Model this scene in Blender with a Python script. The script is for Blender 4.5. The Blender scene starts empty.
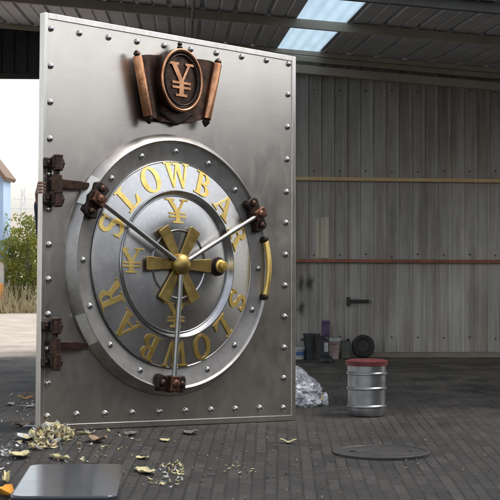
import bpy, bmesh, math, random
from mathutils import Vector, Matrix, noise
random.seed(7)
PI = math.pi
scene = bpy.context.scene
COL = scene.collection

# ------------------------------------------------------------------ materials
def new_mat(name):
    m = bpy.data.materials.new(name); m.use_nodes = True
    nt = m.node_tree; b = nt.nodes['Principled BSDF']
    return m, nt, b
def N(nt, typ, **kw):
    n = nt.nodes.new(typ)
    for k, v in kw.items():
        if k in n.inputs: n.inputs[k].default_value = v
        else: setattr(n, k, v)
    return n
def ramp(nt, stops):
    r = nt.nodes.new('ShaderNodeValToRGB')
    while len(r.color_ramp.elements) < len(stops): r.color_ramp.elements.new(0.5)
    for e, (p, c) in zip(r.color_ramp.elements, stops):
        e.position = p; e.color = (*c, 1) if len(c) == 3 else c
    return r
def mix(nt, fac, a, b, blend='MIX'):
    m = nt.nodes.new('ShaderNodeMix'); m.data_type = 'RGBA'; m.blend_type = blend
    for sock, v in ((m.inputs[0], fac), (m.inputs[6], a), (m.inputs[7], b)):
        if hasattr(v, 'is_linked') or hasattr(v, 'links'): nt.links.new(v, sock)
        elif isinstance(v, (int, float)): sock.default_value = v
        else: sock.default_value = (*v, 1)
    return m.outputs[2]
def coords(nt, scale=(1, 1, 1), rot=(0, 0, 0), space='Object'):
    tc = nt.nodes.new('ShaderNodeTexCoord'); mp = nt.nodes.new('ShaderNodeMapping')
    mp.inputs['Scale'].default_value = scale; mp.inputs['Rotation'].default_value = rot
    nt.links.new(tc.outputs[space], mp.inputs['Vector']); return mp.outputs['Vector']
def noise_tex(nt, vec, scale, detail=4, rough=.55, dist=0):
    n = N(nt, 'ShaderNodeTexNoise', Scale=scale, Detail=detail, Roughness=rough, Distortion=dist)
    nt.links.new(vec, n.inputs['Vector']); return n.outputs['Fac']
def bump(nt, b, height, strength=.3, dist=.01):
    bp = N(nt, 'ShaderNodeBump', Strength=strength, Distance=dist)
    nt.links.new(height, bp.inputs['Height']); nt.links.new(bp.outputs['Normal'], b.inputs['Normal'])

def simple(name, c1, c2, rough=.6, metal=0., scale=12, bumpy=.15, stretch=(1, 1, 1), rvar=.12, spec=.5):
    m, nt, b = new_mat(name)
    v = coords(nt, stretch)
    f = noise_tex(nt, v, scale, 5, .6)
    r = ramp(nt, [(.3, c1), (.7, c2)]); nt.links.new(f, r.inputs[0])
    nt.links.new(r.outputs[0], b.inputs['Base Color'])
    b.inputs['Metallic'].default_value = metal; b.inputs['Specular IOR Level'].default_value = spec
    mr = N(nt, 'ShaderNodeMapRange'); mr.inputs['To Min'].default_value = max(.02, rough-rvar); mr.inputs['To Max'].default_value = min(1, rough+rvar)
    f2 = noise_tex(nt, v, scale*2.3, 3)
    nt.links.new(f2, mr.inputs['Value']); nt.links.new(mr.outputs[0], b.inputs['Roughness'])
    if bumpy: bump(nt, b, noise_tex(nt, v, scale*4, 4), bumpy, .004)
    return m

def brushed(name, col, rough, stretch, aniso=0., radial=False, var=.06, metal=1.):
    m, nt, b = new_mat(name)
    v = coords(nt, stretch)
    f = noise_tex(nt, v, 1.0, 6, .65)
    big = noise_tex(nt, coords(nt), 2.1, 4, .6)
    lo = tuple(max(0, c-var) for c in col); hi = tuple(min(1, c+var) for c in col)
    r = ramp(nt, [(.32, lo), (.68, hi)]); nt.links.new(f, r.inputs[0])
    r2 = ramp(nt, [(.3, (.86, .86, .87)), (.7, (1, 1, 1))]); nt.links.new(big, r2.inputs[0])
    nt.links.new(mix(nt, 1.0, r.outputs[0], r2.outputs[0], 'MULTIPLY'), b.inputs['Base Color'])
    b.inputs['Metallic'].default_value = metal
    mr = N(nt, 'ShaderNodeMapRange'); mr.inputs['From Min'].default_value = .3; mr.inputs['From Max'].default_value = .7
    mr.inputs['To Min'].default_value = rough-.05; mr.inputs['To Max'].default_value = rough+.07
    smg = noise_tex(nt, coords(nt, (1.6, 1, .9)), 4.5, 9, .72, .8); sm2 = N(nt, 'ShaderNodeMath', operation='MULTIPLY_ADD'); sm2.inputs[1].default_value = .6 if not radial else .3
    nt.links.new(smg, sm2.inputs[0]); hb = N(nt, 'ShaderNodeMath', operation='MULTIPLY'); hb.inputs[1].default_value = .4 if not radial else .7; nt.links.new(big, hb.inputs[0]); nt.links.new(hb.outputs[0], sm2.inputs[2])
    nt.links.new(sm2.outputs[0], mr.inputs['Value']); nt.links.new(mr.outputs[0], b.inputs['Roughness'])
    if aniso:
        b.inputs['Anisotropic'].default_value = aniso
        t = nt.nodes.new('ShaderNodeTangent')
        t.direction_type = 'RADIAL'; t.axis = 'Y' if radial else 'Z'
        nt.links.new(t.outputs[0], b.inputs['Tangent'])
    bump(nt, b, f, .05, .001)
    return m

M = {}
M['panel'] = brushed('brushed_panel_steel', (.58, .53, .47), .31, (3, 3, 90), var=.018)
M['frame'] = brushed('frame_steel', (.60, .56, .51), .30, (40, 40, 3))
M['rim'] = brushed('rim_steel', (.34, .325, .305), .44, (9, 9, 9))
M['disc'] = brushed('disc_steel', (.50, .49, .475), .29, (30, 30, 30), .75, True, .04)
M['chrome'] = simple('polished_steel', (.40, .39, .38), (.50, .49, .47), .24, 1, 20, 0, rvar=.05)
M['rod'] = simple('satin_rod_steel', (.30, .295, .285), (.38, .37, .36), .36, 1, 12, .03)
M['darkring'] = simple('dark_polished_ring', (.34, .34, .35), (.46, .46, .46), .22, 1, 20, 0, rvar=.05)
M['gold'] = simple('brass_gold', (.60, .40, .10), (.92, .69, .24), .42, 1, 9, .12)
M['brass'] = simple('brass_satin', (.24, .165, .055), (.47, .34, .115), .42, 1, 7, .1)
M['bronze'] = simple('antique_bronze', (.020, .014, .011), (.088, .046, .031), .40, .8, 22, .35)
M['copper'] = simple('rubbed_copper', (.34, .15, .075), (.66, .34, .19), .33, 1, 18, .15)
M['bronzedark'] = simple('dark_bronze', (.016, .013, .012), (.050, .031, .023), .5, .7, 25, .4)
M['clevis'] = simple('worn_copper_block', (.05, .026, .018), (.20, .095, .058), .38, .85, 20, .3)
M['plate'] = simple('pale_steel_plate', (.50, .50, .47), (.62, .61, .57), .45, .6, 30, .1)
M['back'] = simple('back_steel', (.16, .16, .16), (.26, .25, .24), .55, .8, 5, .1)

def wall_mat():
    m, nt, b = new_mat('weathered_cladding')
    v = coords(nt); f = noise_tex(nt, coords(nt, (1, 1, .35)), 1.3, 6, .65)
    r = ramp(nt, [(.28, (.30, .28, .25)), (.5, (.44, .415, .375)), (.72, (.58, .55, .50))]); nt.links.new(f, r.inputs[0])
    st = noise_tex(nt, coords(nt, (9, 9, .5)), 1.5, 5, .7)
    r2 = ramp(nt, [(.38, (.62, .55, .48)), (.6, (1, 1, 1))]); nt.links.new(st, r2.inputs[0])
    c = mix(nt, .75, r.outputs[0], r2.outputs[0], 'MULTIPLY')
    wv = coords(nt); nz = N(nt, 'ShaderNodeTexNoise', Scale=9, Detail=4); nt.links.new(wv, nz.inputs['Vector'])
    wob = N(nt, 'ShaderNodeVectorMath', operation='SCALE'); wob.inputs['Scale'].default_value = .09; nt.links.new(nz.outputs['Color'], wob.inputs[0])
    wp = N(nt, 'ShaderNodeVectorMath', operation='ADD'); nt.links.new(wv, wp.inputs[0]); nt.links.new(wob.outputs[0], wp.inputs[1])
    for (sx_, sz_, rx_, rz_) in ((-.43, .81, .05, .12), (-.34, .82, .055, .13), (-.43, .54, .05, .09), (.6, 1.5, .05, .3)):
        mp = nt.nodes.new('ShaderNodeMapping'); mp.vector_type = 'TEXTURE'
        mp.inputs['Location'].default_value = (sx_+.045, .045, sz_+.045); mp.inputs['Scale'].default_value = (rx_, .5, rz_)
        nt.links.new(wp.outputs[0], mp.inputs['Vector'])
        ln = N(nt, 'ShaderNodeVectorMath', operation='LENGTH'); nt.links.new(mp.outputs[0], ln.inputs[0])
        rr_ = ramp(nt, [(.25, (.85, .85, .85)), (1., (0, 0, 0))] if sx_ < 0 else [(.2, (.25, .25, .25)), (1., (0, 0, 0))]); nt.links.new(ln.outputs['Value'], rr_.inputs[0])
        c = mix(nt, rr_.outputs[0], c, (.022, .020, .018))
    nt.links.new(c, b.inputs['Base Color']); b.inputs['Roughness'].default_value = .62; b.inputs['Metallic'].default_value = .15
    bump(nt, b, noise_tex(nt, v, 9, 5), .2, .01)
    return m
M['wall'] = wall_mat()
M['roof'] = simple('roof_underside', (.38, .395, .42), (.52, .535, .56), .55, .3, 1.6, .1)
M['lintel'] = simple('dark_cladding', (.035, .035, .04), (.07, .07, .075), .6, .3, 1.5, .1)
M['purlin'] = simple('painted_purlin', (.40, .34, .26), (.55, .48, .38), .6, .1, 3, .2)
M['purlindark'] = simple('dark_purlin', (.03, .03, .032), (.06, .058, .055), .6, .1, 3, .2)
M['wood'] = simple('yellow_timber', (.58, .39, .18), (.76, .55, .30), .7, 0, 6, .3, (1, 8, 8))
M['redrail'] = simple('rusty_red_rail', (.24, .085, .055), (.40, .16, .11), .7, .2, 6, .3)
M['scorch'] = simple('soot', (.012, .011, .010), (.05, .045, .04), .8, 0, 9, .3)
M['patch'] = simple('pale_repair_sheet', (.55, .48, .38), (.68, .60, .48), .65, .1, 4, .1, (1, 1, .4))
M['shadebrick'] = simple('shade_wall_brick', (.035, .030, .027), (.075, .062, .054), .85, 0, 5, .4)  # dark brick tone for the added wall beside the door
M['column'] = simple('grey_column', (.12, .12, .12), (.2, .19, .18), .6, .2, 4, .2)

def skylight_mat():
    m, nt, b = new_mat('translucent_roof_sheet')
    for n in list(nt.nodes):
        if n.type == 'BSDF_PRINCIPLED': nt.nodes.remove(n)
    out = [n for n in nt.nodes if n.type == 'OUTPUT_MATERIAL'][0]
    tr = N(nt, 'ShaderNodeBsdfTransparent'); tr.inputs[0].default_value = (.50, .57, .62, 1)
    tl = N(nt, 'ShaderNodeBsdfTranslucent'); tl.inputs[0].default_value = (.60, .68, .72, 1)
    mx = N(nt, 'ShaderNodeMixShader')
    f = noise_tex(nt, coords(nt, (6, .6, 1)), 1.5, 4)
    r = ramp(nt, [(.3, (.30, .30, .30)), (.75, (.62, .62, .62))]); nt.links.new(f, r.inputs[0])
    nt.links.new(r.outputs[0], mx.inputs[0])
    nt.links.new(tr.outputs[0], mx.inputs[1]); nt.links.new(tl.outputs[0], mx.inputs[2])
    nt.links.new(mx.outputs[0], out.inputs[0])
    return m
M['skylight'] = skylight_mat()

def ground_mat():
    m, nt, b = new_mat('brick_paved_ground')
    v = coords(nt, (1, 1, 1), (0, 0, math.radians(91)))
    # wobble the courses so that they read as hand laid
    wob = N(nt, 'ShaderNodeTexNoise', Scale=2.2, Detail=3)
    nt.links.new(v, wob.inputs['Vector'])
    sub = N(nt, 'ShaderNodeVectorMath', operation='SUBTRACT'); sub.inputs[1].default_value = (.5, .5, .5)
    nt.links.new(wob.outputs['Color'], sub.inputs[0])
    sc = N(nt, 'ShaderNodeVectorMath', operation='SCALE'); sc.inputs['Scale'].default_value = .022
    nt.links.new(sub.outputs[0], sc.inputs[0])
    ad = N(nt, 'ShaderNodeVectorMath', operation='ADD'); nt.links.new(v, ad.inputs[0]); nt.links.new(sc.outputs[0], ad.inputs[1])
    br = nt.nodes.new('ShaderNodeTexBrick'); nt.links.new(ad.outputs[0], br.inputs['Vector'])
    br.inputs['Scale'].default_value = 1; br.inputs['Brick Width'].default_value = .31; br.inputs['Row Height'].default_value = .066
    br.inputs['Mortar Size'].default_value = .008; br.inputs['Mortar Smooth'].default_value = .35
    br.inputs['Color1'].default_value = (.013, .0125, .012, 1); br.inputs['Color2'].default_value = (.038, .036, .033, 1)
    br.inputs['Mortar'].default_value = (.007, .0066, .0062, 1)
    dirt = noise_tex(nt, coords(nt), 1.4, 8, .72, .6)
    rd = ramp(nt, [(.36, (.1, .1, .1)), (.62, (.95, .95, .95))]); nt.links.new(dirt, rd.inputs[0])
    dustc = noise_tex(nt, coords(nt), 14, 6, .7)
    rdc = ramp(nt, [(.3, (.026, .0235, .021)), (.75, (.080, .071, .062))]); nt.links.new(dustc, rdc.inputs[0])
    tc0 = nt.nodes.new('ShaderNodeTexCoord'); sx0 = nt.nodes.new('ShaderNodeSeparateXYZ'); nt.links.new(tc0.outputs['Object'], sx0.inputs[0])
    far = N(nt, 'ShaderNodeMapRange'); far.inputs['From Min'].default_value = 9.5; far.inputs['From Max'].default_value = 16.5; far.inputs['To Min'].default_value = .45; far.inputs['To Max'].default_value = 1.  # dust cover grows with depth, partly painting in the doorway light
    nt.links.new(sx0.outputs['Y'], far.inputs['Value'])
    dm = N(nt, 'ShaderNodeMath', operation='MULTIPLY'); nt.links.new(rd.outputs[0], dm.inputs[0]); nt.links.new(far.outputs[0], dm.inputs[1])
    lit_dust = N(nt, 'ShaderNodeMapRange'); lit_dust.inputs['From Min'].default_value = 9.8; lit_dust.inputs['From Max'].default_value = 14.; nt.links.new(sx0.outputs['Y'], lit_dust.inputs['Value'])  # dust turns paler under the roof: brightness put into the colour
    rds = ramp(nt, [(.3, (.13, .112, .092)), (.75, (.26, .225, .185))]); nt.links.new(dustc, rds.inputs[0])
    c1 = mix(nt, dm.outputs[0], br.outputs['Color'], mix(nt, lit_dust.outputs[0], rdc.outputs[0], rds.outputs[0]))
    sp = noise_tex(nt, coords(nt), 60, 3, .8)
    rs = ramp(nt, [(.70, (0, 0, 0)), (.74, (1, 1, 1))]); nt.links.new(sp, rs.inputs[0])
    c2 = mix(nt, rs.outputs[0], c1, (.10, .094, .085))
    # bare pale soil outside the shed door
    tc = nt.nodes.new('ShaderNodeTexCoord'); sx = nt.nodes.new('ShaderNodeSeparateXYZ'); nt.links.new(tc.outputs['Object'], sx.inputs[0])
    en = noise_tex(nt, coords(nt), 1.1, 5)
    edge = N(nt, 'ShaderNodeMath', operation='MULTIPLY_ADD'); nt.links.new(en, edge.inputs[0]); edge.inputs[1].default_value = 3.; nt.links.new(sx.outputs['Y'], edge.inputs[2])
    mr = N(nt, 'ShaderNodeMapRange'); mr.inputs['From Min'].default_value = 18.2; mr.inputs['From Max'].default_value = 20.6
    nt.links.new(edge.outputs[0], mr.inputs['Value'])
    soiln = noise_tex(nt, coords(nt), 2.2, 8, .7)
    rsoil = ramp(nt, [(.3, (.32, .27, .22)), (.7, (.52, .45, .38))]); nt.links.new(soiln, rsoil.inputs[0])
    c3 = mix(nt, mr.outputs[0], c2, rsoil.outputs[0])
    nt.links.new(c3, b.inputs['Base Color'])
    b.inputs['Roughness'].default_value = .80; b.inputs['Specular IOR Level'].default_value = .28
    hm = N(nt, 'ShaderNodeMath', operation='MULTIPLY_ADD'); nt.links.new(br.outputs['Fac'], hm.inputs[0]); hm.inputs[1].default_value = -.7
    h2 = noise_tex(nt, coords(nt), 22, 6, .7); nt.links.new(h2, hm.inputs[2])
    bump(nt, b, hm.outputs[0], .45, .010)
    return m
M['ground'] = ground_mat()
M['hill'] = simple('dry_far_land', (.36, .29, .24), (.46, .39, .33), .9, 0, .05, 0)
M['leafy'] = simple('yellow_green_leaf', (.12, .17, .03), (.34, .34, .06), .6, 0, 2.5, 0)
M['leafg'] = simple('grey_green_leaf', (.12, .16, .06), (.26, .29, .13), .6, 0, 2.5, 0)
M['dryleaf'] = simple('dry_grass_blade', (.30, .25, .14), (.46, .40, .25), .8, 0, 3, 0)
M['twig'] = simple('twig_bark', (.10, .075, .05), (.17, .13, .09), .8, 0, 8, 0)
def leaf_translucency(m):
    nt = m.node_tree; b = nt.nodes['Principled BSDF']; out = [n for n in nt.nodes if n.type == 'OUTPUT_MATERIAL'][0]
    tl = nt.nodes.new('ShaderNodeBsdfTranslucent'); ms = nt.nodes.new('ShaderNodeMixShader'); ms.inputs[0].default_value = .45
    src = b.inputs['Base Color'].links[0].from_socket
    nt.links.new(src, tl.inputs[0]); nt.links.new(b.outputs[0], ms.inputs[1]); nt.links.new(tl.outputs[0], ms.inputs[2]); nt.links.new(ms.outputs[0], out.inputs[0])
for k_ in ('leafy', 'leafg', 'dryleaf'): leaf_translucency(M[k_])
M['hutblue'] = simple('faded_blue_wall', (.34, .47, .66), (.42, .55, .74), .7, 0, 1.2, .1)
M['hutwhite'] = simple('white_plaster', (.58, .56, .53), (.70, .68, .65), .8, 0, 2, .15)
M['hutroof'] = simple('rusty_roof_sheet', (.14, .085, .055), (.24, .16, .11), .7, .2, 4, .2)
M['orange'] = simple('orange_paint', (.50, .17, .02), (.62, .25, .04), .55, 0, 4, .1)
M['mast'] = simple('galvanised_mast', (.62, .62, .63), (.72, .72, .73), .6, .4, 4, 0)
M['blackplastic'] = simple('black_plastic', (.012, .012, .013), (.03, .03, .031), .42, 0, 6, .1)
M['bench'] = simple('glossy_dark_seat', (.018, .021, .027), (.036, .040, .049), .12, 0, 3, .03, rvar=.05)
M['pinkpail'] = simple('smeared_pink_plastic', (.28, .16, .15), (.48, .40, .37), .6, 0, 8, .1)
M['whiteplastic'] = simple('dirty_white_plastic', (.34, .34, .33), (.55, .54, .51), .55, 0, 9, .1)
M['blueband'] = simple('blue_label', (.05, .10, .26), (.09, .15, .34), .5, 0, 9, 0)
M['purple'] = simple('purple_card', (.075, .04, .11), (.12, .07, .16), .6, 0, 9, 0)
M['greengrey'] = simple('grey_green_tin', (.07, .08, .065), (.13, .14, .115), .5, .3, 7, .1)
M['rubber'] = simple('black_rubber', (.010, .010, .010), (.025, .024, .023), .7, 0, 14, .3)
M['tin'] = simple('galvanised_pail', (.42, .43, .45), (.56, .57, .59), .32, 1, 7, .1)
M['redpaint'] = simple('dried_red_paint', (.075, .012, .012), (.15, .028, .026), .5, 0, 11, .4)
M['lid'] = simple('dark_iron_lid', (.03, .029, .028), (.065, .06, .056), .6, .5, 9, .4)
M['timber'] = simple('pale_timber_plank', (.17, .14, .105), (.28, .235, .18), .8, 0, 4, .3, (1, 8, 8))
M['husk'] = simple('pale_husk', (.36, .31, .15), (.58, .51, .29), .75, 0, 30, .2)
M['paper'] = simple('white_paper_scrap', (.34, .34, .33), (.52, .51, .49), .7, 0, 20, .1)
M['chip'] = simple('brown_bark_chip', (.16, .10, .06), (.30, .21, .13), .8, 0, 20, .2)
M['dull'] = simple('grey_stone_chip', (.07, .068, .065), (.14, .135, .13), .8, 0, 20, .2)
M['orangepeel'] = simple('orange_peel', (.62, .25, .02), (.75, .36, .03), .6, 0, 30, .2)
M['skin'] = simple('skin', (.20, .105, .07), (.28, .15, .105), .5, 0, 20, .05)
M['jacket'] = simple('navy_cloth', (.018, .020, .032), (.035, .038, .055), .85, 0, 30, .3)
M['trousers'] = simple('grey_cloth', (.05, .05, .055), (.08, .08, .085), .85, 0, 30, .3)
M['hair'] = simple('black_hair', (.008, .007, .006), (.02, .018, .016), .5, 0, 60, .4)
M['eye'] = simple('dark_eye', (.01, .008, .007), (.02, .015, .012), .2, 0, 10, 0)

def foil_mat():
    m, nt, b = new_mat('crinkled_silver_film')
    v = coords(nt); f = noise_tex(nt, v, 13, 4, .7, 1.2)
    r = ramp(nt, [(.35, (.30, .31, .33)), (.6, (.75, .76, .78))]); nt.links.new(f, r.inputs[0])
    nt.links.new(r.outputs[0], b.inputs['Base Color'])
    b.inputs['Metallic'].default_value = .55; b.inputs['Roughness'].default_value = .28
    bump(nt, b, noise_tex(nt, v, 26, 4, .6, 1.5), .8, .02)
    return m
M['foil'] = foil_mat()

# ------------------------------------------------------------------ mesh helpers
class MB:
    def __init__(s): s.v = []; s.f = []
    def add(s, vs, fs):
        o = len(s.v); s.v += [tuple(p) for p in vs]; s.f += [tuple(o+i for i in f) for f in fs]
    def box(s, lo, hi, mat=None):
        x0, y0, z0 = lo; x1, y1, z1 = hi
        vs = [Vector(p) for p in ((x0,y0,z0),(x1,y0,z0),(x1,y1,z0),(x0,y1,z0),(x0,y0,z1),(x1,y0,z1),(x1,y1,z1),(x0,y1,z1))]
        if mat: vs = [mat @ p for p in vs]
        s.add(vs, [(0,3,2,1),(4,5,6,7),(0,1,5,4),(1,2,6,5),(2,3,7,6),(3,0,4,7)])
    def cbox(s, size, mat):
        a, b, c = (q/2 for q in size); s.box((-a,-b,-c), (a,b,c), mat)
    def tube(s, pts, rad, n=14, cap=True):
        pts = [Vector(p) for p in pts]
        if not isinstance(rad, (list, tuple)): rad = [rad]*len(pts)
        rings = []; up = None
        for i, p in enumerate(pts):
            t = (pts[min(i+1, len(pts)-1)]-pts[max(i-1, 0)]).normalized()
            if up is None:
                up = Vector((0,0,1)) if abs(t.z) < .9 else Vector((1,0,0))
            a = t.cross(up).normalized(); b_ = a.cross(t).normalized(); up = b_
            rings.append([p+(a*math.cos(2*PI*k/n)+b_*math.sin(2*PI*k/n))*rad[i] for k in range(n)])
        vs = [q for r in rings for q in r]; fs = []
        for i in range(len(pts)-1):
            for k in range(n):
                fs.append((i*n+k, i*n+(k+1)%n, (i+1)*n+(k+1)%n, (i+1)*n+k))
        if cap: fs += [tuple(range(n))[::-1], tuple((len(pts)-1)*n+k for k in range(n))]
        s.add(vs, fs)
    def lathe(s, prof, mat=None, n=48, closed=False, cap=True, sx=1, sy=1):
        """profile (r, h): turned about local +Z by h"""
        vs = []; fs = []
        for r, h in prof:
            for k in range(n):
                p = Vector((r*math.cos(2*PI*k/n)*sx, r*math.sin(2*PI*k/n)*sy, h)); vs.append(mat @ p if mat else p)
        m = len(prof)
        for i in range(m-1 if not closed else m):
            j = (i+1) % m
            for k in range(n):
                fs.append((i*n+k, i*n+(k+1)%n, j*n+(k+1)%n, j*n+k))
        if cap and not closed:
            fs += [tuple(range(n))[::-1], tuple((m-1)*n+k for k in range(n))]
        s.add(vs, fs)
    def prism(s, poly, h0, h1, fn):
        """2-D polygon pulled from h0 to h1, placed by fn(x, y, h)"""
        n = len(poly)
        a = sum(poly[i][0]*poly[(i+1)%n][1]-poly[(i+1)%n][0]*poly[i][1] for i in range(n))
        if a < 0: poly = poly[::-1]
        vs = [fn(x, y, h0) for x, y in poly]+[fn(x, y, h1) for x, y in poly]
        s.add(vs, [tuple(range(n))[::-1], tuple(range(n, 2*n))]+[(i, (i+1)%n, n+(i+1)%n, n+i) for i in range(n)])
    def strip(s, A, B, h0, h1, fn):
        """band between two matching 2-D polylines"""
        n = len(A)
        vs = [fn(*p, h0) for p in A]+[fn(*p, h0) for p in B]+[fn(*p, h1) for p in A]+[fn(*p, h1) for p in B]
        fs = []
        for i in range(n-1):
            fs += [(i, i+1, n+i+1, n+i), (2*n+i, 3*n+i, 3*n+i+1, 2*n+i+1), (i, 2*n+i, 2*n+i+1, i+1), (n+i, n+i+1, 3*n+i+1, 3*n+i)]
        fs += [(0, n, 3*n, 2*n), (n-1, 2*n-1+2*n, 2*n-1, n-1)[:0] or (n-1, 3*n-1, 4*n-1, 2*n-1)]
        s.add(vs, fs)
    def build(s, name, mat, parent=None, smooth=35, bevel=0, seg=2):
        me = bpy.data.meshes.new(name); me.from_pydata(s.v, [], s.f); me.validate()
        bm = bmesh.new(); bm.from_mesh(me); bmesh.ops.recalc_face_normals(bm, faces=bm.faces); bm.to_mesh(me); bm.free()
        o = bpy.data.objects.new(name, me); COL.objects.link(o)
        if mat: me.materials.append(mat)
        if smooth:
            me.polygons.foreach_set('use_smooth', [True]*len(me.polygons)); me.set_sharp_from_angle(angle=math.radians(smooth))
        if bevel:
            bv = o.modifiers.new('bevel', 'BEVEL'); bv.width = bevel; bv.segments = seg; bv.limit_method = 'ANGLE'; bv.angle_limit = math.radians(40); bv.harden_normals = False
        if parent: o.parent = parent
        return o

def tag(o, label=None, cat=None, group=None, kind=None):
    if label: o['label'] = label
    if cat: o['category'] = cat
    if group: o['group'] = group
    if kind: o['kind'] = kind
    return o
def empty(name, loc, rz=0):
    o = bpy.data.objects.new(name, None); COL.objects.link(o); o.location = loc; o.rotation_euler = (0, 0, rz); o.empty_display_size = .2
    return o

# ------------------------------------------------------------------ ground height
AX, AY, BX, BY = -1.308, 9.487, .319, 10.978
_L = math.hypot(BX-AX, BY-AY); UX, UY = (BX-AX)/_L, (BY-AY)/_L
def gz(x, y):
    s_ = (x-AX)*UX+(y-AY)*UY; q = -(x-AX)*UY+(y-AY)*UX; t = s_/_L
    r = (1-t) if t > 0 else math.exp(-(t*1.6)**2)
    z = .1*max(0, min(1, r))*math.exp(-(q/1.1)**2)
    if y > 20: z += .0
    return z

def axis(segs):
    out = [segs[0][0]]
    for a, b_, n in segs: out += [a+(b_-a)*(i+1)/n for i in range(n)]
    return out
xs = axis([(-400,-40,8), (-40,-6,14), (-6,6,120), (6,40,14), (40,400,8)])
ys = axis([(-120,-10,6), (-10,3,10), (3,18,130), (18,60,40), (60,700,10)])
g = MB()
for y in ys:
    for x in xs:
        z = gz(x, y)-.003
        if 2 < y < 19 and abs(x) < 7: z += .006*noise.noise(Vector((x*1.7, y*1.7, 3)))*(0 if math.hypot(x+.5, y-10.2) < 1.3 else 1)
        if y > 19: z += .05*noise.noise(Vector((x*.4, y*.4, 9)))
        g.v.append((x, y, z))
nx = len(xs)
for j in range(len(ys)-1):
    for i in range(nx-1): g.f.append((j*nx+i, j*nx+i+1, (j+1)*nx+i+1, (j+1)*nx+i))
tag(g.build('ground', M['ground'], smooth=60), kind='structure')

h = MB()                                                            # low dry land far behind the yard
hx = axis([(-260, 260, 80)]); prof = [(150, -.5), (158, 2.4), (170, 4.2), (200, 5.2), (260, 5.6), (300, -1)]
for y, z in prof:
    for x in hx: h.v.append((x, y, z+(.5*noise.noise(Vector((x*.03, y*.02, 2))) if z > 0 else 0)))
for j in range(len(prof)-1):
    for i in range(len(hx)-1): h.f.append((j*len(hx)+i, j*len(hx)+i+1, (j+1)*len(hx)+i+1, (j+1)*len(hx)+i))
tag(h.build('hill', M['hill'], smooth=60), kind='structure')

# ------------------------------------------------------------------ the shed
WY = 17.2                                    # inner face of the back wall
def roof_z(x, y): return 3.43-.09*(x-.0)-.026*(WY-y)
RX = -.045                                   # roof sheets run slightly across the depth
def rib_sheet(mb, x0, x1, zlo, zhi, y, pitch=.144, d=.022, thick=.004):
    """vertical ribbed cladding in the plane y, bottom and top given by functions of x"""
    prof = []; x = x0
    k = 0
    while x < x1-1e-6:
        for a, dd in ((0, 0), (.36, 0), (.45, -d), (.55, -d), (.64, 0)):
            xx = x+a*pitch
            if xx <= x1: prof.append((xx, dd))
        x += pitch
    prof.append((x1, 0))
    n = len(prof); vs = []
    for off in (0, thick):
        for (px, dd) in prof: vs.append((px, y+dd+off, zlo(px)))
        for (px, dd) in prof: vs.append((px, y+dd+off, zhi(px)))
    fs = []
    for i in range(n-1):
        fs += [(i, i+1, n+i+1, n+i), (2*n+i, 3*n+i, 3*n+i+1, 2*n+i+1), (i, 2*n+i, 2*n+i+1, i+1), (n+i, n+i+1, 3*n+i+1, 3*n+i)]
    fs += [(0, n, 3*n, 2*n), (n-1, 3*n-1, 4*n-1, 2*n-1)]
    mb.add(vs, fs)
OPEN_R = -1.45
shed = empty('steel_shed', (1, WY, 0)); shed['x'] = 0; del shed['x']
tag(shed, 'open sided steel shed with ribbed sheet walls and dark roof over the brick floor', 'shed')
inv = Matrix.Translation((-1, -WY, 0))
def shed_part(mb, name, mat, **kw):
    mb.v = [tuple(inv @ Vector(p)) for p in mb.v]; return mb.build(name, mat, shed, **kw)
m = MB(); rib_sheet(m, OPEN_R, 7.4, lambda x: .02, lambda x: roof_z(x, WY)-.02, WY+.03)
wallp = shed_part(m, 'wall', M['wall'], smooth=0)
wallp['label'] = 'weathered grey tan ribbed wall sheeting'
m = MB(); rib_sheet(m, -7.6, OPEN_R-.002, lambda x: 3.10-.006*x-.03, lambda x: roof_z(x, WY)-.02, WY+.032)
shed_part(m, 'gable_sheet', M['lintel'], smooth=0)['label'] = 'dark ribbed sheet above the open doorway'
def rail(name, z0, z1, x0, x1, mat, depth=.05, slope=0., y=None):
    y = WY if y is None else y
    r = MB()
    r.add([(x0, y-depth, z0-slope*x0), (x1, y-depth, z0-slope*x1), (x1, y, z0-slope*x1), (x0, y, z0-slope*x0),
           (x0, y-depth, z1-slope*x0), (x1, y-depth, z1-slope*x1), (x1, y, z1-slope*x1), (x0, y, z1-slope*x0)],
          [(0,3,2,1),(4,5,6,7),(0,1,5,4),(1,2,6,5),(2,3,7,6),(3,0,4,7)])
    return shed_part(r, name, mat, smooth=0, bevel=.004)
rail('wall_rail', 1.965, 2.005, OPEN_R, 7.4, M['wood'], .05, .012)['label'] = 'yellow timber rail across the upper wall'
rail('wall_rail', 1.052, 1.088, OPEN_R, 7.4, M['redrail'], .05, .004)['label'] = 'rusty red rail across the lower wall'
rail('top_beam', 3.19, 3.28, OPEN_R, 7.4, M['purlin'], .09, .088)
rail('top_beam', 3.325, 3.385, OPEN_R, 7.4, M['purlin'], .06, .09)
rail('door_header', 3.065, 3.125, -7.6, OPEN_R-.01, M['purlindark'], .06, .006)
rail('sill_plank', .0, .055, OPEN_R, 7.4, M['timber'], .12)['label'] = 'pale timber plank along the wall base'
r = MB(); r.box((OPEN_R-.06, WY-.06, 0), (OPEN_R, WY+.06, 3.06)); shed_part(r, 'door_jamb', M['column'], smooth=0)
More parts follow.
